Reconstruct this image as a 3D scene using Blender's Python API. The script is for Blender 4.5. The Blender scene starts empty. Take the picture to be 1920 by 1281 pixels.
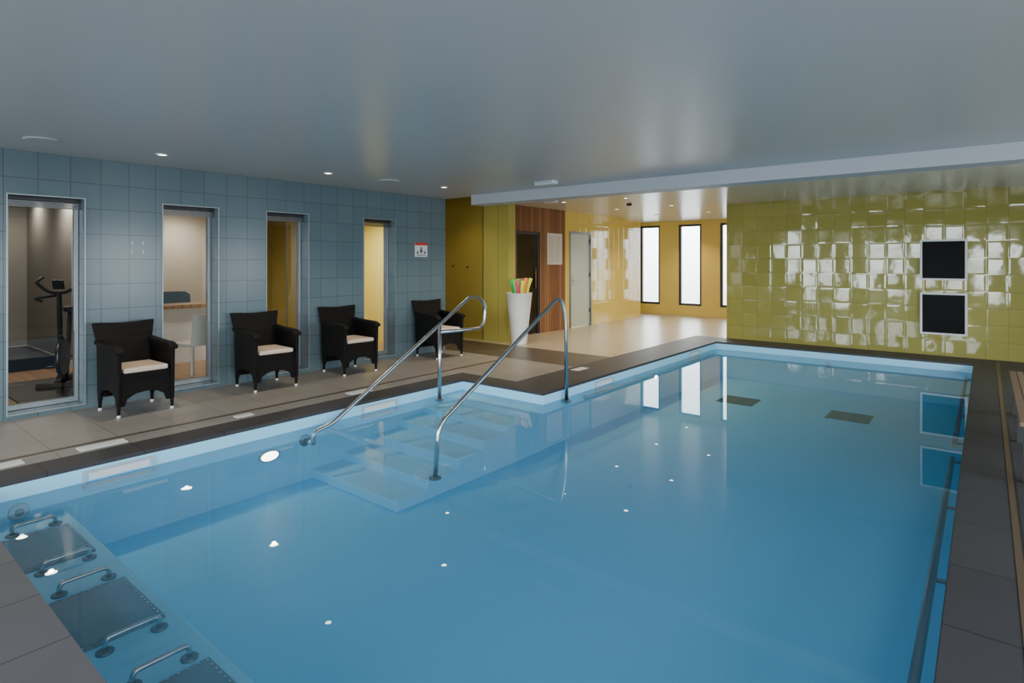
import bpy, bmesh, math, random
from mathutils import Vector, Matrix
random.seed(3)
scene = bpy.context.scene
C = bpy.context.collection

# ------------------------------------------------------------------ materials
def new_mat(name):
    m = bpy.data.materials.new(name); m.use_nodes = True
    nt = m.node_tree
    return m, nt, nt.nodes['Principled BSDF']

def pmat(name, col, rough=0.5, metal=0.0, noise=0.0, nscale=8.0, bump=0.0, bscale=60.0, spec=0.5, coat=0.0):
    m, nt, b = new_mat(name)
    b.inputs['Base Color'].default_value = (*col, 1)
    b.inputs['Roughness'].default_value = rough
    b.inputs['Metallic'].default_value = metal
    b.inputs['Specular IOR Level'].default_value = spec
    b.inputs['Coat Weight'].default_value = coat
    g = nt.nodes.new('ShaderNodeNewGeometry')
    if noise > 0:
        n = nt.nodes.new('ShaderNodeTexNoise'); n.inputs['Scale'].default_value = nscale; n.inputs['Detail'].default_value = 4
        nt.links.new(g.outputs['Position'], n.inputs['Vector'])
        mx = nt.nodes.new('ShaderNodeMix'); mx.data_type = 'RGBA'
        mx.inputs[6].default_value = (*[c*(1-noise) for c in col], 1)
        mx.inputs[7].default_value = (*[min(1, c*(1+noise)) for c in col], 1)
        nt.links.new(n.outputs['Fac'], mx.inputs[0]); nt.links.new(mx.outputs[2], b.inputs['Base Color'])
    if bump > 0:
        n2 = nt.nodes.new('ShaderNodeTexNoise'); n2.inputs['Scale'].default_value = bscale
        nt.links.new(g.outputs['Position'], n2.inputs['Vector'])
        bp = nt.nodes.new('ShaderNodeBump'); bp.inputs['Strength'].default_value = bump; bp.inputs['Distance'].default_value = 0.01
        nt.links.new(n2.outputs['Fac'], bp.inputs['Height']); nt.links.new(bp.outputs['Normal'], b.inputs['Normal'])
    return m

def tile_mat(name, axes, w, h, c1, c2, mortar, rough=0.25, msize=0.004, offset=0.0, bump=0.3, wob=0.0, wscale=3.0, pillow=0.0, spec=0.5, shift=(0, 0), bias=0.0, cloud=0.0, tilt=0.0):
    m, nt, b = new_mat(name)
    L = nt.links
    g = nt.nodes.new('ShaderNodeNewGeometry')
    s = nt.nodes.new('ShaderNodeSeparateXYZ'); c = nt.nodes.new('ShaderNodeCombineXYZ')
    L.new(g.outputs['Position'], s.inputs[0])
    cells = []
    for k, a in enumerate(axes):
        ad = nt.nodes.new('ShaderNodeMath'); ad.operation = 'ADD'; ad.inputs[1].default_value = shift[k] + 50*(w if k == 0 else h)
        L.new(s.outputs['XYZ'.index(a)], ad.inputs[0]); L.new(ad.outputs[0], c.inputs[k])
        dv = nt.nodes.new('ShaderNodeMath'); dv.operation = 'DIVIDE'; dv.inputs[1].default_value = (w if k == 0 else h); L.new(ad.outputs[0], dv.inputs[0])
        fl = nt.nodes.new('ShaderNodeMath'); fl.operation = 'FLOOR'; L.new(dv.outputs[0], fl.inputs[0]); cells.append(fl)
    def brick(ms, smooth):
        br = nt.nodes.new('ShaderNodeTexBrick')
        br.offset = offset; br.squash = 1.0
        br.inputs['Scale'].default_value = 1; br.inputs['Brick Width'].default_value = w; br.inputs['Row Height'].default_value = h
        br.inputs['Mortar Size'].default_value = ms; br.inputs['Mortar Smooth'].default_value = smooth; br.inputs['Bias'].default_value = bias
        br.inputs['Color1'].default_value = (*c1, 1); br.inputs['Color2'].default_value = (*c2, 1); br.inputs['Mortar'].default_value = (*mortar, 1)
        L.new(c.outputs[0], br.inputs['Vector']); return br
    br = brick(msize, 0.1)
    col_out = br.outputs['Color']
    if cloud > 0:
        n = nt.nodes.new('ShaderNodeTexNoise'); n.inputs['Scale'].default_value = 2.5; n.inputs['Detail'].default_value = 6
        L.new(g.outputs['Position'], n.inputs['Vector'])
        mr = nt.nodes.new('ShaderNodeMapRange'); mr.inputs[3].default_value = 1-cloud; mr.inputs[4].default_value = 1+cloud
        L.new(n.outputs['Fac'], mr.inputs[0])
        mx = nt.nodes.new('ShaderNodeMix'); mx.data_type = 'RGBA'; mx.blend_type = 'MULTIPLY'; mx.inputs[0].default_value = 1
        L.new(col_out, mx.inputs[6]); L.new(mr.outputs[0], mx.inputs[7]); col_out = mx.outputs[2]
    L.new(col_out, b.inputs['Base Color'])
    b.inputs['Roughness'].default_value = rough; b.inputs['Specular IOR Level'].default_value = spec
    inv = nt.nodes.new('ShaderNodeMath'); inv.operation = 'SUBTRACT'; inv.inputs[0].default_value = 1
    src = br if pillow == 0 else brick(pillow, 1.0)
    L.new(src.outputs['Fac'], inv.inputs[1])
    bp = nt.nodes.new('ShaderNodeBump'); bp.inputs['Strength'].default_value = bump; bp.inputs['Distance'].default_value = 0.004
    L.new(inv.outputs[0], bp.inputs['Height'])
    if tilt > 0:   # each tile is laid at a very slightly different angle
        cc = nt.nodes.new('ShaderNodeCombineXYZ'); L.new(cells[0].outputs[0], cc.inputs[0]); L.new(cells[1].outputs[0], cc.inputs[1])
        wn = nt.nodes.new('ShaderNodeTexWhiteNoise'); wn.noise_dimensions = '3D'; L.new(cc.outputs[0], wn.inputs['Vector'])
        sb = nt.nodes.new('ShaderNodeVectorMath'); sb.operation = 'SUBTRACT'; sb.inputs[1].default_value = (0.5, 0.5, 0.5); L.new(wn.outputs['Color'], sb.inputs[0])
        sc = nt.nodes.new('ShaderNodeVectorMath'); sc.operation = 'SCALE'; sc.inputs['Scale'].default_value = tilt; L.new(sb.outputs[0], sc.inputs[0])
        an = nt.nodes.new('ShaderNodeVectorMath'); an.operation = 'ADD'; L.new(g.outputs['Normal'], an.inputs[0]); L.new(sc.outputs[0], an.inputs[1])
        nz_ = nt.nodes.new('ShaderNodeVectorMath'); nz_.operation = 'NORMALIZE'; L.new(an.outputs[0], nz_.inputs[0]); L.new(nz_.outputs[0], bp.inputs['Normal'])
    last = bp
    if wob > 0:
        n = nt.nodes.new('ShaderNodeTexNoise'); n.inputs['Scale'].default_value = wscale; n.inputs['Detail'].default_value = 1
        L.new(g.outputs['Position'], n.inputs['Vector'])
        b2 = nt.nodes.new('ShaderNodeBump'); b2.inputs['Strength'].default_value = wob; b2.inputs['Distance'].default_value = 0.02
        L.new(n.outputs['Fac'], b2.inputs['Height']); L.new(bp.outputs['Normal'], b2.inputs['Normal']); last = b2
    L.new(last.outputs['Normal'], b.inputs['Normal'])
    return m

def emit_mat(name, col, s):
    m = bpy.data.materials.new(name); m.use_nodes = True; nt = m.node_tree; nt.nodes.clear()
    e = nt.nodes.new('ShaderNodeEmission'); e.inputs[0].default_value = (*col, 1); e.inputs[1].default_value = s
    o = nt.nodes.new('ShaderNodeOutputMaterial'); nt.links.new(e.outputs[0], o.inputs[0]); return m

def clear_mat(name, tint, ior, rough, bump=0.0, bscale=1.5, milky=None, refl=1.0):
    """thin transparent sheet with fresnel reflection; milky=(colour, amount) adds slight turbidity"""
    m = bpy.data.materials.new(name); m.use_nodes = True; nt = m.node_tree; nt.nodes.clear(); L = nt.links
    t = nt.nodes.new('ShaderNodeBsdfTransparent'); t.inputs[0].default_value = (*tint, 1)
    under = t.outputs[0]
    if milky:
        d = nt.nodes.new('ShaderNodeBsdfDiffuse'); d.inputs[0].default_value = (*milky[0], 1)
        m2 = nt.nodes.new('ShaderNodeMixShader'); m2.inputs[0].default_value = milky[1]
        L.new(under, m2.inputs[1]); L.new(d.outputs[0], m2.inputs[2]); under = m2.outputs[0]
    g = nt.nodes.new('ShaderNodeBsdfGlossy'); g.inputs['Roughness'].default_value = rough; g.inputs['Color'].default_value = (1, 1, 1, 1)
    f = nt.nodes.new('ShaderNodeFresnel'); f.inputs['IOR'].default_value = ior
    k = nt.nodes.new('ShaderNodeMath'); k.operation = 'MULTIPLY'; k.inputs[1].default_value = refl; L.new(f.outputs[0], k.inputs[0])
    mx = nt.nodes.new('ShaderNodeMixShader'); o = nt.nodes.new('ShaderNodeOutputMaterial')
    L.new(k.outputs[0], mx.inputs[0]); L.new(under, mx.inputs[1]); L.new(g.outputs[0], mx.inputs[2]); L.new(mx.outputs[0], o.inputs[0])
    if bump > 0:
        ge = nt.nodes.new('ShaderNodeNewGeometry'); n = nt.nodes.new('ShaderNodeTexNoise'); n.inputs['Scale'].default_value = bscale
        L.new(ge.outputs['Position'], n.inputs['Vector'])
        b = nt.nodes.new('ShaderNodeBump'); b.inputs['Strength'].default_value = bump; b.inputs['Distance'].default_value = 0.01
        L.new(n.outputs['Fac'], b.inputs['Height']); L.new(b.outputs['Normal'], g.inputs['Normal'])
    return m

def wood_mat(name, ca, cb, plank=0.09, axes='YZ', rough=0.5, spec=0.3):
    m, nt, b = new_mat(name); L = nt.links
    g = nt.nodes.new('ShaderNodeNewGeometry'); s = nt.nodes.new('ShaderNodeSeparateXYZ'); L.new(g.outputs['Position'], s.inputs[0])
    a = s.outputs['XYZ'.index(axes[0])]; l = s.outputs['XYZ'.index(axes[1])]
    dv = nt.nodes.new('ShaderNodeMath'); dv.operation = 'DIVIDE'; dv.inputs[1].default_value = plank; L.new(a, dv.inputs[0])
    fl = nt.nodes.new('ShaderNodeMath'); fl.operation = 'FLOOR'; L.new(dv.outputs[0], fl.inputs[0])
    wn = nt.nodes.new('ShaderNodeTexWhiteNoise'); wn.noise_dimensions = '1D'; L.new(fl.outputs[0], wn.inputs['W'])
    sc = nt.nodes.new('ShaderNodeMath'); sc.operation = 'MULTIPLY'; sc.inputs[1].default_value = 0.12; L.new(l, sc.inputs[0])
    cb_ = nt.nodes.new('ShaderNodeCombineXYZ'); L.new(a, cb_.inputs[0]); L.new(sc.outputs[0], cb_.inputs[1]); L.new(wn.outputs['Value'], cb_.inputs[2])
    n = nt.nodes.new('ShaderNodeTexNoise'); n.inputs['Scale'].default_value = 30; n.inputs['Detail'].default_value = 5; L.new(cb_.outputs[0], n.inputs['Vector'])
    av = nt.nodes.new('ShaderNodeMath'); av.operation = 'MULTIPLY_ADD'; av.inputs[1].default_value = 0.6
    L.new(wn.outputs['Value'], av.inputs[0])
    h = nt.nodes.new('ShaderNodeMath'); h.operation = 'MULTIPLY'; h.inputs[1].default_value = 0.45; L.new(n.outputs['Fac'], h.inputs[0]); L.new(h.outputs[0], av.inputs[2])
    mx = nt.nodes.new('ShaderNodeMix'); mx.data_type = 'RGBA'; mx.inputs[6].default_value = (*ca, 1); mx.inputs[7].default_value = (*cb, 1)
    L.new(av.outputs[0], mx.inputs[0])
    fr = nt.nodes.new('ShaderNodeMath'); fr.operation = 'FRACT'; L.new(dv.outputs[0], fr.inputs[0])
    gt = nt.nodes.new('ShaderNodeMath'); gt.operation = 'GREATER_THAN'; gt.inputs[1].default_value = 0.07; L.new(fr.outputs[0], gt.inputs[0])
    mg = nt.nodes.new('ShaderNodeMix'); mg.data_type = 'RGBA'; mg.inputs[6].default_value = (*[x*0.25 for x in ca], 1)
    L.new(gt.outputs[0], mg.inputs[0]); L.new(mx.outputs[2], mg.inputs[7]); L.new(mg.outputs[2], b.inputs['Base Color'])
    b.inputs['Roughness'].default_value = rough; b.inputs['Specular IOR Level'].default_value = spec
    return m

def wicker_mat():
    m, nt, b = new_mat('black_wicker'); L = nt.links
    tc = nt.nodes.new('ShaderNodeTexCoord')
    b.inputs['Roughness'].default_value = 0.5; b.inputs['Specular IOR Level'].default_value = 0.2
    ws = []
    for d in ('X', 'Y', 'Z'):
        w = nt.nodes.new('ShaderNodeTexWave'); w.bands_direction = d; w.inputs['Scale'].default_value = 22 if d != 'Z' else 40
        w.inputs['Distortion'].default_value = 0.6
        L.new(tc.outputs['Object'], w.inputs['Vector']); ws.append(w)
    a = nt.nodes.new('ShaderNodeMath'); a.operation = 'MULTIPLY'; L.new(ws[0].outputs['Fac'], a.inputs[0]); L.new(ws[1].outputs['Fac'], a.inputs[1])
    a2 = nt.nodes.new('ShaderNodeMath'); a2.operation = 'ADD'; L.new(a.outputs[0], a2.inputs[0]); L.new(ws[2].outputs['Fac'], a2.inputs[1])
    mx = nt.nodes.new('ShaderNodeMix'); mx.data_type = 'RGBA'; mx.inputs[6].default_value = (0.002, 0.002, 0.002, 1); mx.inputs[7].default_value = (0.008, 0.007, 0.007, 1)
    L.new(a2.outputs[0], mx.inputs[0]); L.new(mx.outputs[2], b.inputs['Base Color'])
    bp = nt.nodes.new('ShaderNodeBump'); bp.inputs['Strength'].default_value = 0.6; bp.inputs['Distance'].default_value = 0.004
    L.new(a2.outputs[0], bp.inputs['Height']); L.new(bp.outputs['Normal'], b.inputs['Normal'])
    return m

M = {}
bt1, bt2, btm = (0.108, 0.160, 0.187), (0.118, 0.174, 0.201), (0.055, 0.08, 0.093)
M['blue_tile'] = tile_mat('blue_grey_wall_tile', 'YZ', 0.25, 0.25, bt1, bt2, btm, rough=0.22, bump=0.3, wob=0.03, msize=0.003, shift=(0.05, 0.03))
M['blue_tile_x'] = tile_mat('blue_grey_wall_tile_near', 'XZ', 0.25, 0.25, bt1, bt2, btm, rough=0.22, bump=0.3, msize=0.003)
M['green_tile'] = tile_mat('olive_green_wall_tile', 'XZ', 0.25, 0.25, (0.31, 0.28, 0.068), (0.34, 0.305, 0.077), (0.20, 0.18, 0.055), rough=0.055, bump=0.13, wob=0.045, wscale=7, msize=0.003, pillow=0.03, tilt=0.05)
M['ochre_panel'] = pmat('ochre_gloss_panel', (0.30, 0.235, 0.05), 0.2, noise=0.04)
M['lime_panel'] = pmat('lime_gloss_panel', (0.38, 0.34, 0.085), 0.15, noise=0.04)
M['yellow_tile'] = tile_mat('yellow_wall_tile', 'YZ', 0.25, 0.25, (0.68, 0.52, 0.13), (0.71, 0.54, 0.14), (0.48, 0.38, 0.12), rough=0.08, bump=0.15, wob=0.04, pillow=0.02, msize=0.002, tilt=0.03)
M['yellow'] = pmat('yellow_paint', (0.72, 0.56, 0.16), 0.4)
M['ceil'] = pmat('satin_ceiling', (0.46, 0.475, 0.48), 0.33, noise=0.02, nscale=1.5, spec=0.30)
M['ceil2'] = pmat('satin_ceiling_rear', (0.62, 0.59, 0.52), 0.25, spec=0.35)
M['beam'] = pmat('white_beam_paint', (0.42, 0.45, 0.49), 0.5)
M['deck_light'] = tile_mat('grey_deck_tile', 'XY', 0.45, 0.45, (0.22, 0.21, 0.195), (0.24, 0.225, 0.21), (0.12, 0.115, 0.11), rough=0.42, bump=0.2, cloud=0.12, shift=(0.05, 0.1))
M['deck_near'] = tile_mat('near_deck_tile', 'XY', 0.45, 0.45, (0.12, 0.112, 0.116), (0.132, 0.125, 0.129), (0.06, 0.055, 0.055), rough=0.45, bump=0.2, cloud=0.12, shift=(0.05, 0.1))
M['deck_dark'] = tile_mat('dark_coping_tile', 'XY', 0.6, 0.6, (0.042, 0.040, 0.044), (0.050, 0.048, 0.052), (0.018, 0.018, 0.018), rough=0.5, bump=0.2, cloud=0.12, shift=(0.14, 0.1), spec=0.3)
M['deck_brown'] = tile_mat('brown_floor_tile', 'XY', 0.3, 0.3, (0.065, 0.052, 0.042), (0.078, 0.062, 0.05), (0.03, 0.026, 0.022), rough=0.4, bump=0.2, cloud=0.1)
M['hall_floor'] = tile_mat('beige_hall_tile', 'XY', 0.45, 0.45, (0.38, 0.33, 0.25), (0.41, 0.355, 0.27), (0.25, 0.21, 0.16), rough=0.3, bump=0.15, cloud=0.08)
M['liner'] = pmat('blue_pool_liner', (0.20, 0.645, 0.965), 0.5, noise=0.01, nscale=1.0)
M['liner_light'] = pmat('light_blue_pool_liner', (0.33, 0.72, 0.96), 0.45)
M['water'] = clear_mat('pool_water', (0.97, 0.993, 1.0), 1.33, 0.0, bump=0.012, bscale=1.2, milky=((0.20, 0.66, 1.0), 0.10), refl=0.74)
M['glass'] = clear_mat('window_glass', (0.93, 0.95, 0.94), 1.45, 0.0)
M['steel'] = pmat('brushed_steel', (0.55, 0.56, 0.57), 0.25, metal=1.0)
M['steel_dark'] = pmat('dark_steel', (0.20, 0.21, 0.22), 0.35, metal=1.0)
M['plate'] = pmat('studded_steel_plate', (0.24, 0.28, 0.31), 0.35, metal=0.6, noise=0.1, nscale=9)
M['alu'] = pmat('aluminium_frame', (0.30, 0.34, 0.36), 0.35, metal=0.6)
M['dark'] = pmat('dark_frame', (0.02, 0.02, 0.022), 0.4)
M['black'] = pmat('black_screen', (0.002, 0.002, 0.002), 0.35, spec=0.06)
M['white'] = pmat('white_plastic', (0.72, 0.73, 0.73), 0.4)
M['lightgrey'] = pmat('light_grey_plastic', (0.42, 0.5, 0.56), 0.4)
M['door'] = pmat('pale_green_door_paint', (0.46, 0.52, 0.43), 0.4)
M['wicker'] = wicker_mat()
M['cream'] = pmat('cream_cushion', (0.66, 0.54, 0.43), 0.85, bump=0.2, bscale=150)
M['wood'] = wood_mat('cedar_cladding', (0.15, 0.065, 0.028), (0.33, 0.165, 0.075), rough=0.7, spec=0.12)
M['benchwood'] = wood_mat('bench_wood', (0.16, 0.10, 0.065), (0.24, 0.16, 0.10), plank=0.11, axes='XY')
M['woodfloor'] = wood_mat('gym_wood_floor', (0.30, 0.17, 0.08), (0.42, 0.25, 0.13), plank=0.12, axes='YX', rough=0.35)
M['gymwall'] = pmat('taupe_wall_paint', (0.29, 0.27, 0.25), 0.7)
M['officewall'] = pmat('office_white_paint', (0.60, 0.56, 0.50), 0.7)
M['ochrewall'] = pmat('ochre_wall_paint', (0.40, 0.33, 0.08), 0.6)
M['yellowcurt'] = pmat('yellow_bright_paint', (0.85, 0.68, 0.14), 0.6)
M['mat_olive'] = pmat('olive_floor_grate', (0.02, 0.035, 0.02), 0.6)
M['blueplastic'] = pmat('slate_blue_fabric', (0.06, 0.10, 0.15), 0.6)
M['red'] = pmat('red_print', (0.6, 0.03, 0.03), 0.4)
M['rubber'] = pmat('black_rubber', (0.012, 0.012, 0.012), 0.6)
M['slot'] = pmat('bronze_drain_slot', (0.10, 0.065, 0.04), 0.4)
M['poollight'] = emit_mat('underwater_lamp', (1.0, 0.97, 0.9), 10)
M['lamp'] = emit_mat('downlight_glow', (1.0, 0.82, 0.55), 40)
M['roomlamp'] = emit_mat('room_lamp_glow', (1.0, 0.90, 0.75), 60)

# ------------------------------------------------------------------ builders
class B:
    """mesh builder: several shaped pieces joined to one object"""
    def __init__(s, name):
        s.name = name; s.bm = bmesh.new(); s.mats = []
    def mi(s, m):
        if m not in s.mats: s.mats.append(m)
        return s.mats.index(m)
    def box(s, x0, x1, y0, y1, z0, z1, m, mat4=None):
        i = s.mi(m)
        vs = [s.bm.verts.new((x, y, z)) for x in (x0, x1) for y in (y0, y1) for z in (z0, z1)]
        if mat4:
            for v in vs: v.co = mat4 @ v.co
        for f in ((0, 1, 3, 2), (4, 6, 7, 5), (0, 4, 5, 1), (2, 3, 7, 6), (0, 2, 6, 4), (1, 5, 7, 3)):
            s.bm.faces.new([vs[k] for k in f]).material_index = i
    def prism(s, pts, axis, a0, a1, m, mat4=None):
        i = s.mi(m)
        def P(p, a):
            v = {'x': (a, p[0], p[1]), 'y': (p[0], a, p[1]), 'z': (p[0], p[1], a)}[axis]
            v = Vector(v); return mat4 @ v if mat4 else v
        A = [s.bm.verts.new(P(p, a0)) for p in pts]; Bv = [s.bm.verts.new(P(p, a1)) for p in pts]
        n = len(pts)
        s.bm.faces.new(A).material_index = i; s.bm.faces.new(Bv[::-1]).material_index = i
        for k in range(n):
            s.bm.faces.new([A[k], A[(k+1) % n], Bv[(k+1) % n], Bv[k]]).material_index = i
    def lathe(s, prof, cx, cy, m, seg=32, mat4=None, cap=True):
        i = s.mi(m); rings = []
        for r, z in prof:
            ring = []
            for k in range(seg):
                a = 2*math.pi*k/seg; v = Vector((cx+r*math.cos(a), cy+r*math.sin(a), z))
                if mat4: v = mat4 @ v
                ring.append(s.bm.verts.new(v))
            rings.append(ring)
        for q in range(len(rings)-1):
            for k in range(seg):
                f = s.bm.faces.new([rings[q][k], rings[q][(k+1) % seg], rings[q+1][(k+1) % seg], rings[q+1][k]]); f.material_index = i; f.smooth = True
        if cap:
            for rg in (rings[0][::-1], rings[-1]):
                s.bm.faces.new(rg).material_index = i
    def tube(s, pts, r, m, seg=10):
        i = s.mi(m); pts = [Vector(p) for p in pts]; rings = []
        up = None
        for k, p in enumerate(pts):
            t = ((pts[min(k+1, len(pts)-1)]-pts[max(k-1, 0)])).normalized()
            if up is None:
                up = Vector((0, 0, 1)) if abs(t.z) < 0.9 else Vector((1, 0, 0))
            u = t.cross(up).normalized(); up = u.cross(t).normalized()
            rings.append([s.bm.verts.new(p + r*(math.cos(a)*u+math.sin(a)*up)) for a in [2*math.pi*j/seg for j in range(seg)]])
        for q in range(len(rings)-1):
            for k in range(seg):
                f = s.bm.faces.new([rings[q][k], rings[q][(k+1) % seg], rings[q+1][(k+1) % seg], rings[q+1][k]]); f.material_index = i; f.smooth = True
        s.bm.faces.new(rings[0][::-1]).material_index = i; s.bm.faces.new(rings[-1]).material_index = i
    def done(s, parent=None, bevel=0.0, loc=None, rotz=0.0, seg=2):
        bmesh.ops.recalc_face_normals(s.bm, faces=s.bm.faces[:])
        me = bpy.data.meshes.new(s.name); s.bm.to_mesh(me); s.bm.free()
        for m in s.mats: me.materials.append(m)
        o = bpy.data.objects.new(s.name, me); C.objects.link(o)
        if loc: o.location = loc
        o.rotation_euler[2] = rotz
        if parent: o.parent = parent
        if bevel > 0:
            md = o.modifiers.new('bevel', 'BEVEL'); md.width = bevel; md.segments = seg; md.limit_method = 'ANGLE'
        return o

def empty(name, loc=(0, 0, 0), rotz=0):
    e = bpy.data.objects.new(name, None); C.objects.link(e); e.location = loc; e.rotation_euler[2] = rotz; e.empty_display_size = 0.1
    return e

def fillet(pts, rs, n=8):
    pts = [Vector(p) for p in pts]; out = [pts[0]]
    for k in range(1, len(pts)-1):
        r = rs[k-1] if isinstance(rs, (list, tuple)) else rs
        p = pts[k]; a = (pts[k-1]-p); b = (pts[k+1]-p)
        d = min(r, a.length*0.49, b.length*0.49)
        A = p+a.normalized()*d; Bp = p+b.normalized()*d
        for j in range(n+1):
            t = j/n; out.append((1-t)**2*A+2*t*(1-t)*p+t*t*Bp)
    out.append(pts[-1]); return out

# ------------------------------------------------------------------ room shell
ZC, ZR = 2.47, 2.53
WL = [(1.23, 1.81), (2.52, 3.10), (3.69, 4.26), (5.14, 5.71)]
ZW0, ZW1 = 0.05, 2.06
w = B('wall_left'); t = M['blue_tile']
w.box(-7.15, -6.9, -3, 6.76, -0.03, ZW0, t); w.box(-7.15, -6.9, -3, 6.76, ZW1, 2.85, t)
ys = [-3]+[v for p in WL for v in p]+[6.76]
for k in range(0, len(ys), 2): w.box(-7.15, -6.9, ys[k], ys[k+1], ZW0, ZW1, t)
w.done()
for n, (a, b_) in enumerate(WL):
    o = B('window_%d' % (n+1)); al = M['alu']
    X0, X1 = -7.13, -7.07; e = 0.004
    o.box(X0, X1, a+e, a+0.035, ZW0+e, ZW1-e, al); o.box(X0, X1, b_-0.035, b_-e, ZW0+e, ZW1-e, al)
    o.box(X0, X1, a+0.035, b_-0.035, ZW0+e, ZW0+0.05, al); o.box(X0, X1, a+0.035, b_-0.035, ZW1-0.04, ZW1-e, al)
    o.box(-7.102, -7.098, a+0.035, b_-0.035, ZW0+0.05, ZW1-0.04, M['glass'])
    for (p, q, r, s_) in ((a-0.012, a-e+0.004, ZW0-0.012, ZW1+0.012), (b_, b_+0.012, ZW0-0.012, ZW1+0.012), (a, b_, ZW1, ZW1+0.012), (a, b_, ZW0-0.012, ZW0)):
        o.box(-6.9, -6.888, p, q, r, s_, al)
    o.box(-7.05, -7.0, a+0.01, b_-0.01, ZW1-0.035, ZW1-0.006, M['dark'])
    for k in range(5): o.box(-7.055, -6.995, a+0.015, b_-0.015, ZW1-0.048-0.012*k, ZW1-0.042-0.012*k, M['steel_dark'])
    o.tube([(-7.02, b_-0.05, ZW1-0.05), (-7.02, b_-0.05, ZW1-1.3)], 0.003, M['white'], 6)
    o.done()

def simple(name, *a):
    o = B(name); o.box(*a); return o.done()

# alcove, hall and rear walls
o = B('wall_alcove')
o.box(-8.4, -7.22, 8.05, 8.25, -0.03, 2.75, M['ochre_panel']); o.box(-7.22, -6.62, 8.05, 8.25, -0.03, 2.75, M['lime_panel'])
o.box(-7.226, -7.216, 8.044, 8.05, 0, 2.74, M['dark']); o.box(-6.86, -6.852, 8.046, 8.05, 0, 2.74, M['ochre_panel'])
for (x, z) in ((-7.62, 1.34), (-8.0, 1.36)): o.lathe([(0.02, 0), (0.018, 0.008)], 0, 0, M['dark'], 12, Matrix.Translation((x, 8.05, z)) @ Matrix.Rotation(math.radians(90), 4, 'X'))
o.done()
simple('wall_alcove_left', -8.6, -8.4, 6.76, 8.25, -0.03, 2.75, M['ochre_panel'])
o = B('wall_alcove_front'); o.box(-9.9, -7.15, 6.6, 6.76, -0.03, 2.85, M['yellowcurt']); o.box(-13.2, -9.9, 6.6, 6.76, -0.03, 2.85, M['ochrewall']); o.done()
o = B('wall_hall_left')
XH = -6.98
SD0, SD1, SDZ = 8.72, 9.50, 2.04      # sauna door opening
o.box(XH-0.2, XH, 8.25, SD0, -0.03, 2.53, M['wood']); o.box(XH-0.2, XH, SD1, 10.4, -0.03, 2.53, M['wood']); o.box(XH-0.2, XH, SD0, SD1, SDZ, 2.53, M['wood'])
D0, D1, DZ = 10.56, 11.46, 2.1
o.box(XH-0.2, XH, 10.4, D0, -0.03, 2.53, M['yellow_tile']); o.box(XH-0.2, XH, D1, 13.9, -0.03, 2.53, M['yellow_tile']); o.box(XH-0.2, XH, D0, D1, DZ, 2.53, M['yellow_tile'])
o.done()
o = B('wall_sauna'); o.box(-9.0, -8.9, 8.25, 10.3, 0, 2.4, M['ochrewall']); o.box(-9.0, XH-0.2, 10.3, 10.38, 0, 2.4, M['ochrewall']); o.box(-9.0, XH-0.2, 8.27, 8.32, 0, 2.4, M['ochrewall']); o.done()
# doors
o = B('door_1')  # sauna glass door
o.box(XH-0.08, XH-0.01, SD0+.003, SD0+0.05, 0, SDZ-.003, M['dark']); o.box(XH-0.08, XH-0.01, SD1-0.05, SD1-.003, 0, SDZ-.003, M['dark']); o.box(XH-0.08, XH-0.01, SD0+0.05, SD1-0.05, SDZ-0.06, SDZ-.003, M['dark'])
o.box(XH-0.05, XH-0.04, SD0+0.05, SD1-0.05, 0.02, SDZ-0.06, M['glass']); o.tube([(XH-0.02, SD1-0.12, 0.9), (XH-0.02, SD1-0.12, 1.3)], 0.014, M['wood']); o.done()
o = B('door_2')
o.box(XH-0.05, XH-0.012, D0+0.05, D1-0.05, 0.01, DZ-0.05, M['door'])
for a in ((D0+.002, D0+0.05, 0, DZ-.002), (D1-0.05, D1-.002, 0, DZ-.002), (D0+0.05, D1-0.05, DZ-0.05, DZ-.002)): o.box(XH-0.08, XH+0.012, a[0], a[1], a[2], a[3], M['steel_dark'])
o.tube(fillet([(XH-0.012, D0+0.14, 1.03), (XH+0.05, D0+0.14, 1.03), (XH+0.05, D0+0.27, 1.03)], 0.02), 0.01, M['steel'])
o.box(XH-0.012, XH-0.004, D0+0.12, D0+0.16, 0.92, 1.12, M['steel'])
for z in (0.3, 1.1, 1.85): o.box(XH-0.012, XH+0.004, D1-0.075, D1-0.055, z, z+0.09, M['dark'])
o.done()
# far hall wall with tall windows
FW = [(-7.60, -7.0), (-6.46, -5.83), (-5.34, -4.7)]; FZ0, FZ1 = 0.26, 2.44
o = B('wall_hall_back'); YF = 15.1; m = M['yellow']
o.box(-9.6, -3.6, YF, YF+0.25, -0.03, FZ0, m); o.box(-9.6, -3.6, YF, YF+0.25, FZ1, 2.53, m)
xs = [-9.6]+[v for p in FW for v in p]+[-3.6]
for k in range(0, len(xs), 2): o.box(xs[k], xs[k+1], YF, YF+0.25, FZ0, FZ1, m)
o.done()
simple('wall_hall_return', -9.6, XH-0.2, 13.7, 13.9, -0.03, 2.53, M['yellow'])
simple('wall_hall_end', -9.8, -9.6, 13.7, 15.35, -0.03, 2.53, M['yellow'])
simple('wall_hall_right', -3.8, -3.6, 11.3, YF, -0.03, 2.53, M['yellow'])
simple('wall_back', -3.8, 2.5, 11.1, 11.3, -0.03, 2.53, M['green_tile'])
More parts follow.
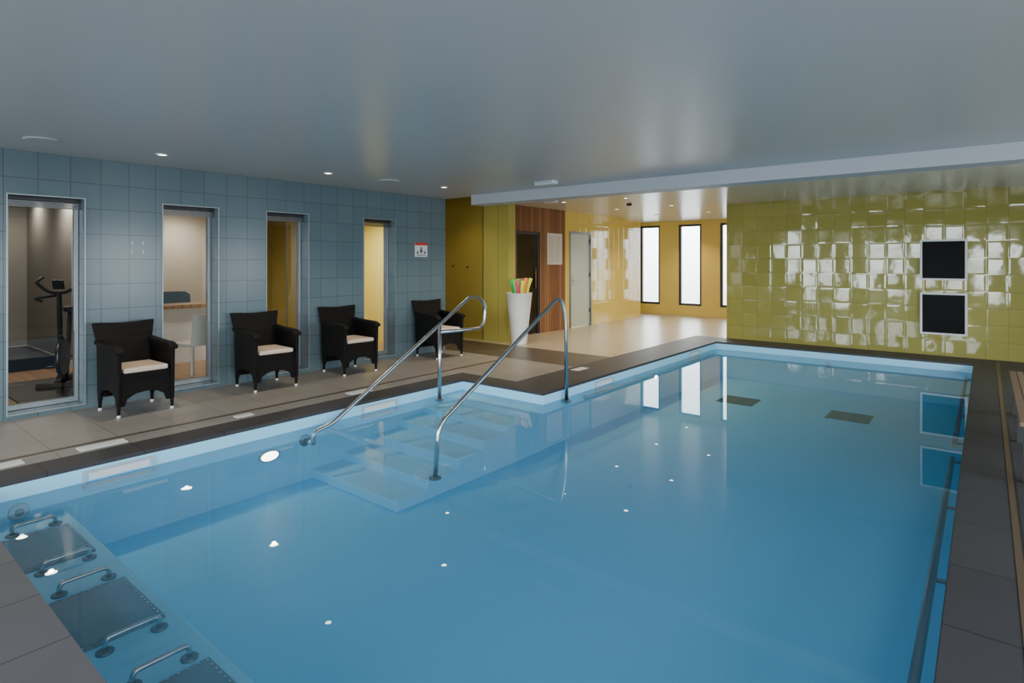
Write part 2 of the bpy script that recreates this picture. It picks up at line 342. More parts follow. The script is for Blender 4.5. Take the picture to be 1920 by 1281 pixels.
# right wall (out of frame); its wide windows are added to light the room
RW_ADDED = [(-2.6, -0.9), (-0.4, 1.0), (1.3, 2.7), (4.4, 5.85), (7.4, 8.6)]
o = B('wall_right'); m = M['blue_tile']
o.box(2.5, 2.75, -3, 11.3, -0.03, 0.5, m); o.box(2.5, 2.75, -3, 11.3, 2.2, 2.85, m)
ys = [-3]+[v for p in RW_ADDED for v in p]+[11.3]
for k in range(0, len(ys), 2): o.box(2.5, 2.75, ys[k], ys[k+1], 0.5, 2.2, m)
o.done()
# near wall (behind the camera) with a row of windows
NW = [(x, x+0.75) for x in (-6.2, -4.9, -3.6, -2.3, -1.0, 0.3)]
NZ0, NZ1 = 0.2, 2.3
o = B('wall_near'); m = M['blue_tile_x']
o.box(-7.15, 2.7, -3.25, -3, -0.03, NZ0, m); o.box(-7.15, 2.7, -3.25, -3, NZ1, 2.85, m)
xs = [-7.15]+[v for p in NW for v in p]+[2.7]
for k in range(0, len(xs), 2): o.box(xs[k], xs[k+1], -3.25, -3, NZ0, NZ1, m)
o.done()

def ext_window(name, x0, x1, y0, y1, z0, z1, mid=False):
    o = B(name); d = M['dark']; f = 0.055; e = .003
    o.box(x0+e, x0+f, y0, y1, z0+e, z1-e, d); o.box(x1-f, x1-e, y0, y1, z0+e, z1-e, d)
    o.box(x0+f, x1-f, y0, y1, z0+e, z0+f, d); o.box(x0+f, x1-f, y0, y1, z1-f, z1-e, d)
    ym = (y0+y1)/2
    if mid:
        for q in (0.33, 0.67): zz = z0+(z1-z0)*q; o.box(x0+f, x1-f, y0, y1, zz-0.02, zz+0.02, d)
    o.box(x0+f, x1-f, ym-0.003, ym+0.003, z0+f, z1-f, M['glass'])
    return o.done()
def sky_portal(x, y, z, sx, sz, rot):
    l = bpy.data.lights.new('sky_portal', 'AREA'); l.shape = 'RECTANGLE'; l.size = sx; l.size_y = sz; l.cycles.is_portal = True
    ob = bpy.data.objects.new('sky_portal', l); C.objects.link(ob); ob.location = (x, y, z); ob.rotation_euler = rot
H = math.radians(90)
for n, (a, b_) in enumerate(FW):
    ext_window('window_%d' % (n+5), a, b_, YF+0.04, YF+0.10, FZ0, FZ1)
    sky_portal((a+b_)/2, YF+0.24, (FZ0+FZ1)/2, b_-a, FZ1-FZ0, (-H, 0, 0))
for n, (a, b_) in enumerate(NW):
    ext_window('window_%d' % (n+8), a, b_, -3.14, -3.08, NZ0, NZ1, True)
    sky_portal((a+b_)/2, -3.24, (NZ0+NZ1)/2, b_-a, NZ1-NZ0, (H, 0, 0))
for n, (a, b_) in enumerate(RW_ADDED):  # unseen windows, added for extra daylight on pool and chairs
    o = B('window_%d' % (n+14)); d = M['dark']; f = .055
    for p in ((a+.003, a+f, .503, 2.197), (b_-f, b_-.003, .503, 2.197), (a+f, b_-f, .503, .5+f), (a+f, b_-f, 2.2-f, 2.197), ((a+b_)/2-.03, (a+b_)/2+.03, .5+f, 2.2-f)): o.box(2.56, 2.62, *p, d)
    o.done()
    sky_portal(2.74, (a+b_)/2, 1.35, 1.7, b_-a, (0, H, 0))

# ceilings
o = B('ceiling'); o.box(-6.9, 2.5, -3, 6.6, ZC, 2.85, M['ceil']); o.box(-6.9, -6.17, 6.6, 6.76, ZC, 2.85, M['ceil']); o.done()
simple('ceiling_alcove', -8.6, -6.17, 6.76, 8.25, 2.75, 2.85, M['ceil2'])
o = B('ceiling_rear'); o.box(-6.17, 2.5, 6.9, 8.25, ZR, 2.75, M['ceil2']); o.box(-3.6, 2.5, 8.25, 11.3, ZR, 2.75, M['ceil2']); o.box(-6.62, -6.17, 8.05, 8.25, ZR, 2.75, M['ceil2']); o.done()
simple('ceiling_hall', -9.8, -3.6, 8.25, 15.35, ZR, 2.75, M['ceil2'])
simple('trim_beam', -6.17, 2.5, 6.6, 6.9, 2.32, 2.85, M['beam'])

# floors
PX0, PX1, PXM = -5.0, -0.14, -3.78
PY0, PYM, PY1 = 0.68, 5.2, 10.5
TZ = -0.03
o = B('floor')
o.box(-6.9, -5.3, 0.0, 5.5, TZ, 0, M['deck_light']); o.box(-6.9, -5.3, -3, 0.0, TZ, 0, M['deck_near'])
o.box(-5.3, 2.5, -3, 0.38, TZ, 0, M['deck_near'])
o.box(-5.3, PX0, 0.38, 5.5, TZ, 0, M['deck_dark'])
o.box(PX0, PX1, 0.38, PY0, TZ, 0, M['deck_near'])
o.box(PX0, -4.4, PYM, 5.5, TZ, 0, M['deck_dark'])
o.box(-4.4, PXM, PYM, 11.1, TZ, 0, M['deck_dark'])
o.box(-6.9, -4.4, 5.5, 6.76, TZ, 0, M['deck_light'])
o.box(-8.4, -4.4, 6.76, 7.8, TZ, 0, M['deck_brown'])
o.box(-8.4, -4.4, 7.8, 8.25, TZ, 0, M['hall_floor'])
o.box(-9.6, -4.4, 8.25, 11.1, TZ, 0, M['hall_floor'])
o.box(-9.6, PXM, 11.1, YF, TZ, 0, M['hall_floor'])
o.box(PXM, PX1, PY1, 11.1, TZ, 0, M['deck_dark'])
o.box(PX1, 2.5, 0.38, 11.1, TZ, 0, M['deck_dark'])
o.done()
o = B('floor_drain_slot'); o.box(-5.57, -5.535, -2.5, 6.6, 0, 0.003, M['slot']); o.box(-5.535, -5.525, -2.5, 6.6, 0, 0.002, M['dark']); o.done()
o = B('floor_drain_slot'); o.box(0.11, 0.14, 0.6, 10.9, 0, 0.003, M['slot']); o.box(0.14, 0.152, 0.6, 10.9, 0, 0.002, M['dark']); o.done()

# pool
POOL = empty('swimming_pool')
FZ = -0.62; WZ = -0.13
o = B('pool_shell'); l = M['liner']; ll = M['liner_light']; bt = -0.9
o.box(PX0-0.1, PX0, PY0-0.1, PYM+0.1, bt, TZ, ll)
o.box(PX0, PXM-0.1, PYM, PYM+0.1, bt, TZ, ll)
o.box(PXM-0.1, PXM, PYM, PY1+0.1, bt, TZ, ll)
o.box(PXM, PX1, PY1, PY1+0.1, bt, TZ, ll)
o.box(PX1, PX1+0.1, PY0-0.1, PY1+0.1, bt, TZ, ll)
o.box(PX0, PX1, PY0-0.1, PY0, bt, TZ, ll)
o.box(PX0, PX1, PY0, PYM, bt, FZ, l); o.box(PXM, PX1, PYM, PY1, bt, FZ, l)
o.done(parent=POOL)
# steps
ny = [4.88, 4.55, 4.2, 3.85, 3.48, 3.13]; nz = [-0.145, -0.215, -0.285, -0.37, -0.46, -0.535]
o = B('pool_steps')
prof = [(PYM, FZ), (PYM, nz[0])]
for k in range(6):
    prof.append((ny[k], nz[k])); prof.append((ny[k], nz[k+1] if k < 5 else FZ))
o.prism(prof, 'x', PX0, PXM+0.02, M['liner_light']); o.done(parent=POOL, bevel=0.006)
# water
o = B('water_surface')
i = o.mi(M['water'])
pts = [(PX0, PY0), (PX1, PY0), (PX1, PY1), (PXM, PY1), (PXM, PYM), (PX0, PYM)]
o.bm.faces.new([o.bm.verts.new((x, y, WZ)) for x, y in pts]).material_index = i
ob = o.done(parent=POOL)
# massage bench with plates
o = B('massage_bench'); o.box(PX0, PX1, PY0, 1.20, FZ, -0.28, M['liner_light']); o.done(parent=POOL, bevel=0.012)
for px in (-4.68, -3.65, -2.62, -1.59):
    e = empty('jet_plate', (px, 0.76, -0.28))
    o = B('plate'); o.box(0, 0.56, 0, 0.38, 0, 0.012, M['plate']); o.box(0.03, 0.53, 0.03, 0.35, 0.012, 0.016, M['plate'])
    for k in range(14):
        for yy in (0.015, 0.365): o.lathe([(0.006, 0.012), (0.005, 0.018)], 0.02+k*0.04, yy, M['steel'], 8)
    for k in range(8):
        for xx in (0.015, 0.545): o.lathe([(0.006, 0.012), (0.005, 0.018)], xx, 0.05+k*0.04, M['steel'], 8)
    o.done(parent=e)
    for q, hx in enumerate((-0.075, 0.625)):
        o = B('grab_handle_%d' % (q+1))
        o.tube(fillet([(hx, 0.11, 0.0), (hx, 0.11, 0.06), (hx, 0.33, 0.06), (hx, 0.33, 0.0)], 0.05), 0.012, M['steel'])
        for yy in (0.11, 0.33): o.lathe([(0.036, 0), (0.036, 0.006), (0.03, 0.010)], hx, yy, M['steel_dark'], 20)
        o.done(parent=e)

def skimmer(x, y0, y1):
    o = B('skimmer'); m = M['lightgrey']; z0, z1 = -0.17, -0.05; xo = x+0.012; e = 0.02
    o.box(x, xo, y0, y0+e, z0, z1, m); o.box(x, xo, y1-e, y1, z0, z1, m); o.box(x, xo, y0+e, y1-e, z1-e, z1, m); o.box(x, xo, y0+e, y1-e, z0, z0+e, m)
    o.box(x, x+0.002, y0+e, y1-e, z0+e, z1-e, M['liner']); o.box(x+.002, x+0.008, y0+e+0.02, y1-e-0.02, -0.12, -0.07, M['white'])
    o.done(parent=POOL)
skimmer(PX0, 1.3, 1.77); skimmer(PX0, 3.69, 4.17); skimmer(PXM, 6.29, 6.75); skimmer(PXM, 9.25, 9.7)
def inlet(x, y, z, rot):
    o = B('inlet_nozzle'); mt = Matrix.Translation((x, y, z)) @ rot
    o.lathe([(0.06, 0), (0.055, 0.01), (0.03, 0.012)], 0, 0, M['lightgrey'], 24, mt); o.lathe([(0.025, 0.012), (0.02, 0.015)], 0, 0, M['steel_dark'], 16, mt); o.done(parent=POOL)
RX = Matrix.Rotation(math.radians(90), 4, 'Y'); RY = Matrix.Rotation(math.radians(90), 4, 'X')
inlet(-1.96, PY1, -0.20, RY); inlet(PX0, 0.95, -0.22, RX)
def grab_rail(x, y0, y1, z, wx):
    o = B('pool_grab_rail'); o.tube([(x, y0, z), (x, y1, z)], 0.02, M['steel_dark'], 12)
    n = max(2, int((y1-y0)/1.1)+1)
    for k in range(n):
        yy = y0+0.1+(y1-y0-0.2)*k/(n-1); o.tube([(wx, yy, z), (x, yy, z)], 0.011, M['steel_dark'], 8)
    o.done(parent=POOL)
grab_rail(-0.215, 1.3, 5.98, -0.16, PX1); grab_rail(-0.215, 6.38, 10.2, -0.16, PX1); grab_rail(-3.71, 5.95, 10.2, -0.18, PXM)
for x in (-3.1, -1.66):
    o = B('floor_grate'); o.box(x, x+0.5, 8.6, 9.07, FZ, FZ+0.01, M['mat_olive'])
    for k in range(12): o.box(x+0.02+k*0.04, x+0.035+k*0.04, 8.63, 9.04, FZ+0.01, FZ+0.014, M['mat_olive'])
    o.done(parent=POOL)
def plight(x, y, z, rot, r, mat, sq=1.0):
    o = B('underwater_light'); mt = Matrix.Translation((x, y, z)) @ Matrix.Diagonal((1, 1, sq, 1)) @ rot
    o.lathe([(r*1.25, 0), (r*1.2, 0.008), (r, 0.010)], 0, 0, M['lightgrey'], 28, mt); o.lathe([(r*0.98, 0.010), (r*0.9, 0.014)], 0, 0, mat, 28, mt); o.done(parent=POOL)
plight(PX0, 2.70, -0.30, RX, 0.085, M['poollight'], 0.5)
plight(PXM, 8.0, -0.25, RX, 0.05, M['poollight'], 0.6)

# stair handrails
R = 0.021
o = B('stair_handrail')
x = -3.76
path = fillet([(x, 3.56, -0.455), (x, 3.60, 0.0), (x, 5.50, 1.06), (x+.03, 5.57, 0.80), (x+.04, 5.57, -0.13)], [0.12, 0.12, 0.1])
o.tube(path, R, M['steel'], 14)
o.lathe([(0.055, -0.46), (0.055, -0.45), (0.03, -0.44)], x, 3.56, M['steel_dark'], 24)
o.lathe([(0.055, -0.16), (0.055, -0.145), (0.03, -0.13)], x+.04, 5.57, M['steel_dark'], 24)
o.done()
o = B('stair_handrail')
x = -4.85
path = fillet([(x, 3.05, -0.25), (x, 3.05, -0.14), (x, 3.25, -0.10), (x, 5.22, 1.05), (x, 5.46, 0.92), (x, 5.40, 0.62), (x, 4.66, 0.64)], [0.08, 0.08, 0.16, 0.13, 0.12])
o.tube(path, R, M['steel'], 14)
o.tube([(x, 3.05, -0.24), (PX0, 3.05, -0.24)], R, M['steel'], 12)
o.lathe([(0.055, 0), (0.055, 0.012), (0.03, 0.02)], 0, 0, M['steel_dark'], 24, Matrix.Translation((PX0, 3.05, -0.24)) @ RX)
o.tube([(x, 4.66, 0.72), (x, 4.66, -0.14)], R, M['steel'], 14)
o.lathe([(0.055, -0.145), (0.055, -0.135), (0.03, -0.125)], x, 4.66, M['steel_dark'], 24)
o.done()

# ------------------------------------------------------------------ armchairs
def armchair(cx, cy, rot, sc=1.0):
    e = empty('wicker_armchair', (cx, cy, 0), rot); wk = M['wicker']; e.scale = (sc, sc, 1)
    for k, s in enumerate((-1, 1)):
        o = B('side_panel_%d' % (k+1)); y0, y1 = sorted((s*0.225, s*0.262))
        pts = [(-0.27, 0.10), (-0.22, 0.10), (-0.20, 0.17), (-0.12, 0.215), (0, 0.23), (0.12, 0.215), (0.19, 0.17), (0.21, 0.10), (0.255, 0.10), (0.262, 0.35), (0.27, 0.60), (0.2, 0.63), (-0.1, 0.64), (-0.30, 0.66)]
        o.prism(pts, 'y', y0, y1, wk); o.done(parent=e, bevel=0.01)
        o = B('arm_%d' % (k+1)); y0, y1 = sorted((s*0.205, s*0.285))
        o.prism([(-0.29, 0.64), (-0.1, 0.625), (0.18, 0.615), (0.27, 0.585), (0.295, 0.60), (0.28, 0.63), (0.2, 0.655), (-0.1, 0.665), (-0.30, 0.68)], 'y', y0, y1, wk); o.done(parent=e, bevel=0.012)
    o = B('backrest')
    mt = Matrix.Translation((-0.25, 0, 0.38)) @ Matrix.Rotation(math.radians(-10), 4, 'Y')
    pts = [(-0.225, -0.25), (0.225, -0.25), (0.235, 0.1), (0.262, 0.30), (0.29, 0.475), (0.20, 0.470), (0.1, 0.462), (0, 0.458), (-0.1, 0.462), (-0.20, 0.470), (-0.29, 0.475), (-0.262, 0.30), (-0.235, 0.1)]
    o.prism(pts, 'x', -0.022, 0.022, wk, mt); o.done(parent=e, bevel=0.012)
    o = B('seat'); o.box(-0.25, 0.25, -0.225, 0.225, 0.34, 0.40, wk); o.done(parent=e, bevel=0.01)
    o = B('front_apron')
    o.prism([(-0.225, 0.10), (-0.19, 0.10), (-0.17, 0.165), (-0.09, 0.205), (0, 0.215), (0.09, 0.205), (0.17, 0.165), (0.19, 0.10), (0.225, 0.10), (0.225, 0.36), (-0.225, 0.36)], 'x', 0.215, 0.248, wk); o.done(parent=e, bevel=0.006)
    o = B('cushion'); o.box(-0.20, 0.255, -0.205, 0.205, 0.40, 0.45, M['cream']); o.done(parent=e, bevel=0.02, seg=4)
    n = 0
    for lx in (-0.25, 0.235):
        for ly in (-0.243, 0.243):
            n += 1; o = B('leg_%d' % n); o.lathe([(0.014, 0.025), (0.02, 0.13)], lx, ly, wk, 14); o.lathe([(0.016, 0.0), (0.018, 0.012), (0.014, 0.026)], lx, ly, M['white'], 14); o.done(parent=e)
armchair(-6.45, 2.12, math.radians(2), 0.95); armchair(-6.48, 3.47, math.radians(-3), 0.98); armchair(-6.50, 4.63, math.radians(-2), 0.98); armchair(-6.50, 6.25, math.radians(-4), 0.98)

# ------------------------------------------------------------------ vase with pool noodles
e = empty('tall_white_planter', (-6.33, 8.0, 0))
o = B('planter_body'); o.lathe([(0.13, 0.0), (0.135, 0.03), (0.165, 0.35), (0.20, 0.65), (0.225, 0.89), (0.232, 0.90), (0.215, 0.90), (0.20, 0.80), (0.18, 0.6)], 0, 0, M['white'], 40); o.done(parent=e)
cols = [(0.05, 0.45, 0.12), (0.75, 0.72, 0.08), (0.10, 0.55, 0.10), (0.7, 0.05, 0.15), (0.02, 0.35, 0.2), (0.75, 0.65, 0.1), (0.8, 0.3, 0.05)]
nm = [pmat('foam_%d' % k, c, 0.7) for k, c in enumerate(cols)]
o = B('foam_noodles')
for k in range(15):
    a = k*2.4; r = 0.045+0.09*((k*0.37) % 1); x, y = r*math.cos(a), r*math.sin(a)
    o.tube([(x*0.7, y*0.7, 0.62), (x*1.15, y*1.15, 0.98), (x*1.6, y*1.6, 1.10+0.06*((k*0.61) % 1))], 0.032, nm[k % 7], 14)
o.done(parent=e)

# ------------------------------------------------------------------ wall fittings
for z0, z1 in ((1.158, 1.784), (0.324, 0.966)):
    o = B('wall_display_panel'); x0, x1 = -0.80, -0.216; y1 = 11.1; y0 = 11.06; f = 0.03
    o.box(x0, x0+f, y0, y1, z0, z1, M['white']); o.box(x1-f, x1, y0, y1, z0, z1, M['white']); o.box(x0+f, x1-f, y0, y1, z0, z0+f, M['white']); o.box(x0+f, x1-f, y0, y1, z1-f, z1, M['white'])
    o.box(x0+f, x1-f, y0+0.012, y1, z0+f, z1-f, M['black']); o.done()
o = B('pool_rules_sign'); X = -6.9
o.box(X, X+0.004, 6.10, 6.36, 1.52, 1.74, M['white']); o.box(X+.004, X+0.006, 6.10, 6.36, 1.70, 1.74, M['red'])
o.lathe([(0.016, 0), (0.016, 0.002)], 0, 0, M['dark'], 14, Matrix.Translation((X+.004, 6.23, 1.655)) @ RX)
o.prism([(6.21, 1.58), (6.25, 1.58), (6.26, 1.635), (6.20, 1.635)], 'x', X+.004, X+.006, M['blueplastic'])
for k in range(2): o.prism([(6.13+k*.15, 1.57), (6.18+k*.15, 1.57), (6.155+k*.15, 1.62)], 'x', X+.004, X+.006, M['blueplastic'])
o.box(X+.004, X+.006, 6.13, 6.33, 1.54, 1.55, M['dark']); o.done()
o = B('notice_poster'); X = XH; pm = pmat('poster_paper', (0.62, 0.57, 0.48), 0.6); gm = pmat('poster_print', (0.46, 0.40, 0.33), 0.6)
o.box(X, X+0.004, 9.74, 10.28, 1.38, 2.03, pm)
for k in range(14): o.box(X+.004, X+.005, 9.79, 9.98, 1.43+k*0.04, 1.445+k*0.04, gm); o.box(X+.004, X+.005, 10.03, 10.03+0.12+0.08*((k*.37) % 1), 1.43+k*0.04, 1.445+k*0.04, gm)
o.done()
o = B('wall_switch_plates')
for y, z in ((2.22, 1.53), (2.32, 1.53), (2.22, 1.62), (2.32, 1.62)): o.box(-6.9, -6.893, y, y+0.015, z, z+0.04, M['lightgrey'])
o.done()
for x, y, sx, sy in ((-5.41, 1.54, 0.12, 0.32), (-5.40, 3.96, 0.12, 0.28), (-5.41, 2.67, 0.09, 0.16), (-4.24, 6.67, 0.12, 0.26), (-5.41, 0.95, 0.12, 0.2)):
    o = B('depth_marker_plate'); o.box(x-sx/2, x+sx/2, y-sy/2, y+sy/2, 0.0, 0.005, M['white'])
    for k in range(3): xx = x-sx*0.3+k*sx*0.22; o.box(xx, xx+0.01, y-sy*0.38, y+sy*0.3, 0.005, 0.0055, M['lightgrey'])
    o.done()

# ceiling fittings
def downlight(x, y, z, power, col=(1.0, 0.80, 0.55), ang=115, r=0.035, glow='lamp'):
    e = empty('recessed_downlight', (x, y, z)); q = r/0.035
    o = B('lamp_ring'); o.lathe([(0.055*q, 0), (0.055*q, -0.006), (0.04*q, -0.010), (0.036*q, -0.004)], 0, 0, M['white'], 28, cap=False)
    o.lathe([(0.035*q, -0.003), (0.033*q, -0.005)], 0, 0, M[glow], 24); o.done(parent=e)
    l = bpy.data.lights.new('lamp_beam', 'SPOT'); l.energy = power; l.color = col; l.spot_size = math.radians(ang); l.spot_blend = 0.9; l.shadow_soft_size = 0.035
    ob = bpy.data.objects.new('lamp_beam', l); C.objects.link(ob); ob.location = (0, 0, -0.02); ob.parent = e
for x, y in ((-6.1, 0.5), (-6.1, 2.22), (-5.9, 3.9), (-5.78, 5.64)): downlight(x, y, ZC, 60)
for x, y in ((-5.72, 7.1), (-4.55, 7.1), (-5.97, 8.85), (-4.75, 8.92), (-5.92, 10.72), (-4.72, 10.7), (-5.92, 12.6), (-4.7, 12.6), (-5.92, 14.35)): downlight(x, y, ZR, 95, (1.0, 0.80, 0.52))
downlight(-7.4, 7.3, 2.75, 45)  # hidden lamp added to brighten the dark alcove
ZS = 2.5
rc = (1, 0.90, 0.76)
downlight(-9.8, 2.2, ZS, 80, rc, 150, 0.07, 'roomlamp'); downlight(-11.4, 2.2, ZS, 40, rc, 150, 0.07, 'roomlamp'); downlight(-8.2, 0.3, ZS, 60, rc, 150, 0.07, 'roomlamp')
downlight(-8.2, 4.5, ZS, 75, rc, 150, 0.06, 'roomlamp'); downlight(-11.5, 4.6, ZS, 90, rc, 150, 0.09, 'roomlamp')
downlight(-8.3, 5.7, ZS, 260, rc, 150, 0.07, 'roomlamp')  # unseen lamp added to brighten the yellow wall behind the last window
o = B('emergency_exit_light'); o.box(-4.5, -4.2, 6.0, 6.1, ZC-0.045, ZC-0.001, M['white']); o.box(-4.48, -4.22, 5.99, 6.0, ZC-0.035, ZC-0.01, M['lightgrey']); o.done(bevel=0.006)
o = B('hall_emergency_lamp'); o.box(-6.1, -5.85, 8.4, 8.5, ZR-0.045, ZR-0.001, M['white']); o.box(-6.08, -5.87, 8.39, 8.4, ZR-0.035, ZR-0.01, M['lightgrey']); o.done(bevel=0.006)
for (x, y) in ((-5.87, 4.76), (-6.14, 1.32)):
    o = B('ceiling_speaker'); o.lathe([(0.13, ZC), (0.13, ZC-0.006), (0.11, ZC-0.012), (0.10, ZC-0.010), (0.02, ZC-0.012)], x, y, M['beam'], 36); o.done()
o = B('smoke_detector'); o.lathe([(0.05, ZR), (0.05, ZR-0.02), (0.035, ZR-0.04)], -5.2, 9.9, M['dark'], 24); o.done()

# ------------------------------------------------------------------ poolside bench (right)
e = empty('poolside_bench', (0.17, 5.05, 0))
o = B('seat_slats')
for k in range(4): o.box(0.0+k*0.115, 0.10+k*0.115, 0, 2.3, 0.37, 0.40, M['benchwood'])
o.done(parent=e, bevel=0.004)
o = B('frame')
for y in (0.02, 1.12, 2.22): 
    o.box(0.02, 0.06, y, y+0.05, 0, 0.33, M['dark']); o.box(0.39, 0.43, y, y+0.05, 0, 0.33, M['dark']); o.box(0.02, 0.43, y, y+0.05, 0.33, 0.37, M['dark'])
o.done(parent=e)

# ------------------------------------------------------------------ rooms behind the interior windows
o = B('floor_side_rooms'); o.box(-13, -7.15, -1, 2.42, TZ, 0, M['woodfloor']); o.box(-13, -7.15, 2.42, 6.6, TZ, 0, M['woodfloor']); o.done()
simple('ceiling_side_rooms', -13.2, -7.15, -1.2, 6.6, ZS, 2.85, M['officewall'])
simple('wall_gym_back', -12.2, -12.1, -1, 2.42, 0, ZS, M['gymwall'])
simple('wall_gym_side', -13, -7.15, -1.2, -1.0, 0, ZS, M['gymwall'])
o = B('wall_gym_partition'); o.box(-12.2, -7.15, 2.40, 2.44, 0, ZS, M['gymwall']); o.box(-12.2, -7.15, 2.44, 2.48, 0, ZS, M['officewall']); o.done()
simple('baseboard_gym', -12.1, -12.085, -1, 2.4, 0, 0.09, M['white'])
simple('baseboard_gym_partition', -12.08, -7.16, 2.388, 2.40, 0, 0.09, M['white'])
o = B('wall_office_back'); o.box(-12.3, -12.1, 2.48, 5.7, 0, ZS, M['officewall']); o.box(-12.3, -12.1, 5.7, 6.6, 0, ZS, M['ochrewall']); o.done()
o = B('office_room_divider'); o.box(-9.3, -8.9, 5.35, 5.40, 0, 2.3, M['ochrewall']); o.box(-8.9, -8.85, 5.35, 5.40, 0, 2.3, M['alu']); o.box(-9.35, -9.3, 5.35, 5.40, 0, 2.3, M['alu']); o.done()
e = empty('reception_desk', (-9.35, 3.0, 0))
o = B('desk_top'); o.box(0, 0.5, 0, 1.4, 0.78, 0.83, M['woodfloor']); o.done(parent=e, bevel=0.004)
o = B('desk_body'); o.box(0.36, 0.42, 0.02, 1.38, 0, 0.78, M['white']); o.box(0.03, 0.36, 0.02, 0.08, 0, 0.78, M['white']); o.box(0.03, 0.36, 1.32, 1.38, 0, 0.78, M['white']); o.done(parent=e)
e = empty('office_chair', (-9.62, 3.75, 0))
o = B('chair_shell'); o.box(-0.2, 0.12, -0.22, 0.22, 0.45, 0.52, M['blueplastic']); o.prism([(-0.24, 0.6), (0.24, 0.6), (0.22, 0.93), (0.14, 0.98), (-0.14, 0.98), (-0.22, 0.93)], 'x', -0.22, -0.17, M['blueplastic']); o.box(-0.2, -0.17, -0.03, 0.03, 0.5, 0.62, M['dark'])
o.tube([(-0.04, 0, 0.08), (-0.04, 0, 0.46)], 0.025, M['steel_dark'])
for k in range(4): a = k*math.pi/2+math.pi/4; o.tube([(-0.04, 0, 0.08), (-0.04+0.2*math.cos(a), 0.25*math.sin(a), 0.03)], 0.018, M['dark'])
o.done(parent=e, bevel=0.01)
e = empty('white_plastic_chair', (-7.62, 3.12, 0), math.radians(200))
o = B('seat_shell'); o.box(-0.2, 0.2, -0.2, 0.2, 0.42, 0.45, M['white']); o.prism([(-0.2, 0.43), (0.2, 0.43), (0.17, 0.80), (-0.17, 0.80)], 'x', -0.21, -0.185, M['white'])
for (x, y) in ((-0.17, -0.17), (-0.17, 0.17), (0.17, -0.17), (0.17, 0.17)): o.tube([(x, y, 0.43), (x*1.15, y*1.15, 0)], 0.014, M['white'])
o.done(parent=e, bevel=0.008)
o = B('gym_floor_mat'); o.box(-8.95, -7.55, 1.45, 2.34, 0, 0.012, M['rubber']); o.done(bevel=0.004)
e = empty('exercise_bike', (-8.34, 2.0, 0.012), math.radians(-30)); e.scale = (0.85, 0.85, 1)
o = B('bike_frame'); rb = M['rubber']
o.tube([(-0.40, 0, 0.06), (0.3, 0, 0.06)], 0.035, rb); o.tube([(-0.38, -0.2, 0.035), (-0.38, 0.2, 0.035)], 0.035, rb); o.tube([(0.3, -0.22, 0.035), (0.3, 0.22, 0.035)], 0.035, rb)
o.tube([(-0.05, 0, 0.08), (-0.22, 0, 0.85)], 0.03, rb); o.tube([(0.15, 0, 0.3), (0.22, 0, 1.1)], 0.03, rb); o.tube([(-0.1, 0, 0.35), (0.2, 0, 0.6)], 0.03, rb)
o.done(parent=e)
o = B('flywheel'); mt = Matrix.Translation((0.08, -0.03, 0.33)) @ Matrix.Rotation(math.radians(-90), 4, 'X'); o.lathe([(0.20, 0), (0.22, 0.02), (0.22, 0.04), (0.20, 0.06)], 0, 0, M['steel_dark'], 32, mt); o.done(parent=e)
o = B('pedals'); o.tube([(0.0, -0.1, 0.33), (0.0, 0.1, 0.33)], 0.015, M['steel_dark']); o.box(-0.05, 0.05, -0.2, -0.11, 0.20, 0.22, rb); o.box(-0.05, 0.05, 0.11, 0.2, 0.44, 0.46, rb); o.tube([(0, -0.1, 0.33), (0, -0.12, 0.21)], 0.01, M['steel_dark']); o.tube([(0, 0.1, 0.33), (0, 0.12, 0.45)], 0.01, M['steel_dark']); o.done(parent=e)
o = B('saddle'); o.prism([(-0.36, -0.12), (-0.36, 0.12), (-0.22, 0.09), (-0.08, 0.03), (-0.08, -0.03), (-0.22, -0.09)], 'z', 0.84, 0.90, rb); o.done(parent=e, bevel=0.015)
o = B('handlebar'); o.tube(fillet([(0.0, -0.25, 1.25), (0.28, -0.24, 1.20), (0.23, -0.1, 1.08), (0.23, 0.1, 1.08), (0.28, 0.24, 1.20), (0.0, 0.25, 1.25)], 0.07), 0.018, rb)
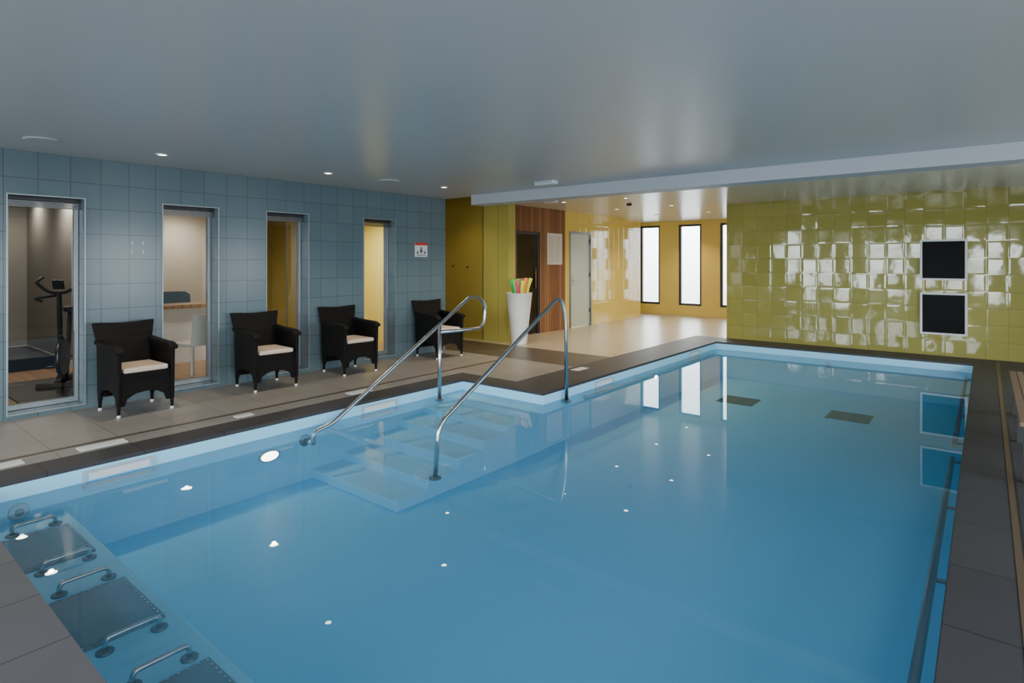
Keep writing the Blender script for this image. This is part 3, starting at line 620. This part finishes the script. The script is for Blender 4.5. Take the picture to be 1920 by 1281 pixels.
o.tube(fillet([(0.22, -0.02, 1.05), (0.30, -0.25, 1.02), (0.05, -0.24, 0.98)], 0.08), 0.014, rb); o.prism([(0.20, 1.12), (0.24, 1.12), (0.28, 1.22), (0.25, 1.23)], 'y', -0.06, 0.06, rb); o.done(parent=e)
e = empty('treadmill', (-10.6, 1.92, 0))
o = B('running_deck'); o.box(-0.75, 0.75, -0.35, 0.35, 0.06, 0.16, rb); o.box(-0.7, 0.7, -0.25, 0.25, 0.16, 0.165, M['steel_dark']); o.box(-0.75, -0.6, -0.33, 0.33, 0, 0.06, rb); o.box(0.6, 0.75, -0.33, 0.33, 0, 0.06, rb)
o.done(parent=e)

# ------------------------------------------------------------------ world: overcast sky
wd = bpy.data.worlds.new('overcast_sky'); scene.world = wd; wd.use_nodes = True; nt = wd.node_tree; L = nt.links
bg = nt.nodes['Background']; bg.inputs[0].default_value = (0.88, 0.94, 1.0, 1)
tc = nt.nodes.new('ShaderNodeTexCoord'); sp = nt.nodes.new('ShaderNodeSeparateXYZ'); L.new(tc.outputs['Generated'], sp.inputs[0])
def mr(out, a, b, c, d):
    n = nt.nodes.new('ShaderNodeMapRange'); n.inputs[1].default_value = a; n.inputs[2].default_value = b; n.inputs[3].default_value = c; n.inputs[4].default_value = d; L.new(out, n.inputs[0]); return n.outputs[0]
def mth(op, a, b):
    n = nt.nodes.new('ShaderNodeMath'); n.operation = op; L.new(a, n.inputs[0])
    if isinstance(b, float): n.inputs[1].default_value = b
    else: L.new(b, n.inputs[1])
    return n.outputs[0]
f1 = mr(sp.outputs[1], 0.2, 1, 17, 11); f2 = mr(sp.outputs[1], -1, 0, 15, 0)
s = mth('ADD', f1, f2); s = mth('MULTIPLY', s, mr(sp.outputs[2], -0.08, 0.05, 0.45, 1.0)); L.new(s, bg.inputs[1])

cam = bpy.data.cameras.new('camera'); co = bpy.data.objects.new('camera', cam); C.objects.link(co)
cam.sensor_width = 36; cam.lens = 1095/1920*36; cam.shift_y = -150.5/1920; cam.clip_start = 0.02
co.location = (0, 0, 1.45); co.rotation_euler = (math.radians(90), 0, math.radians(39.07))
scene.camera = co
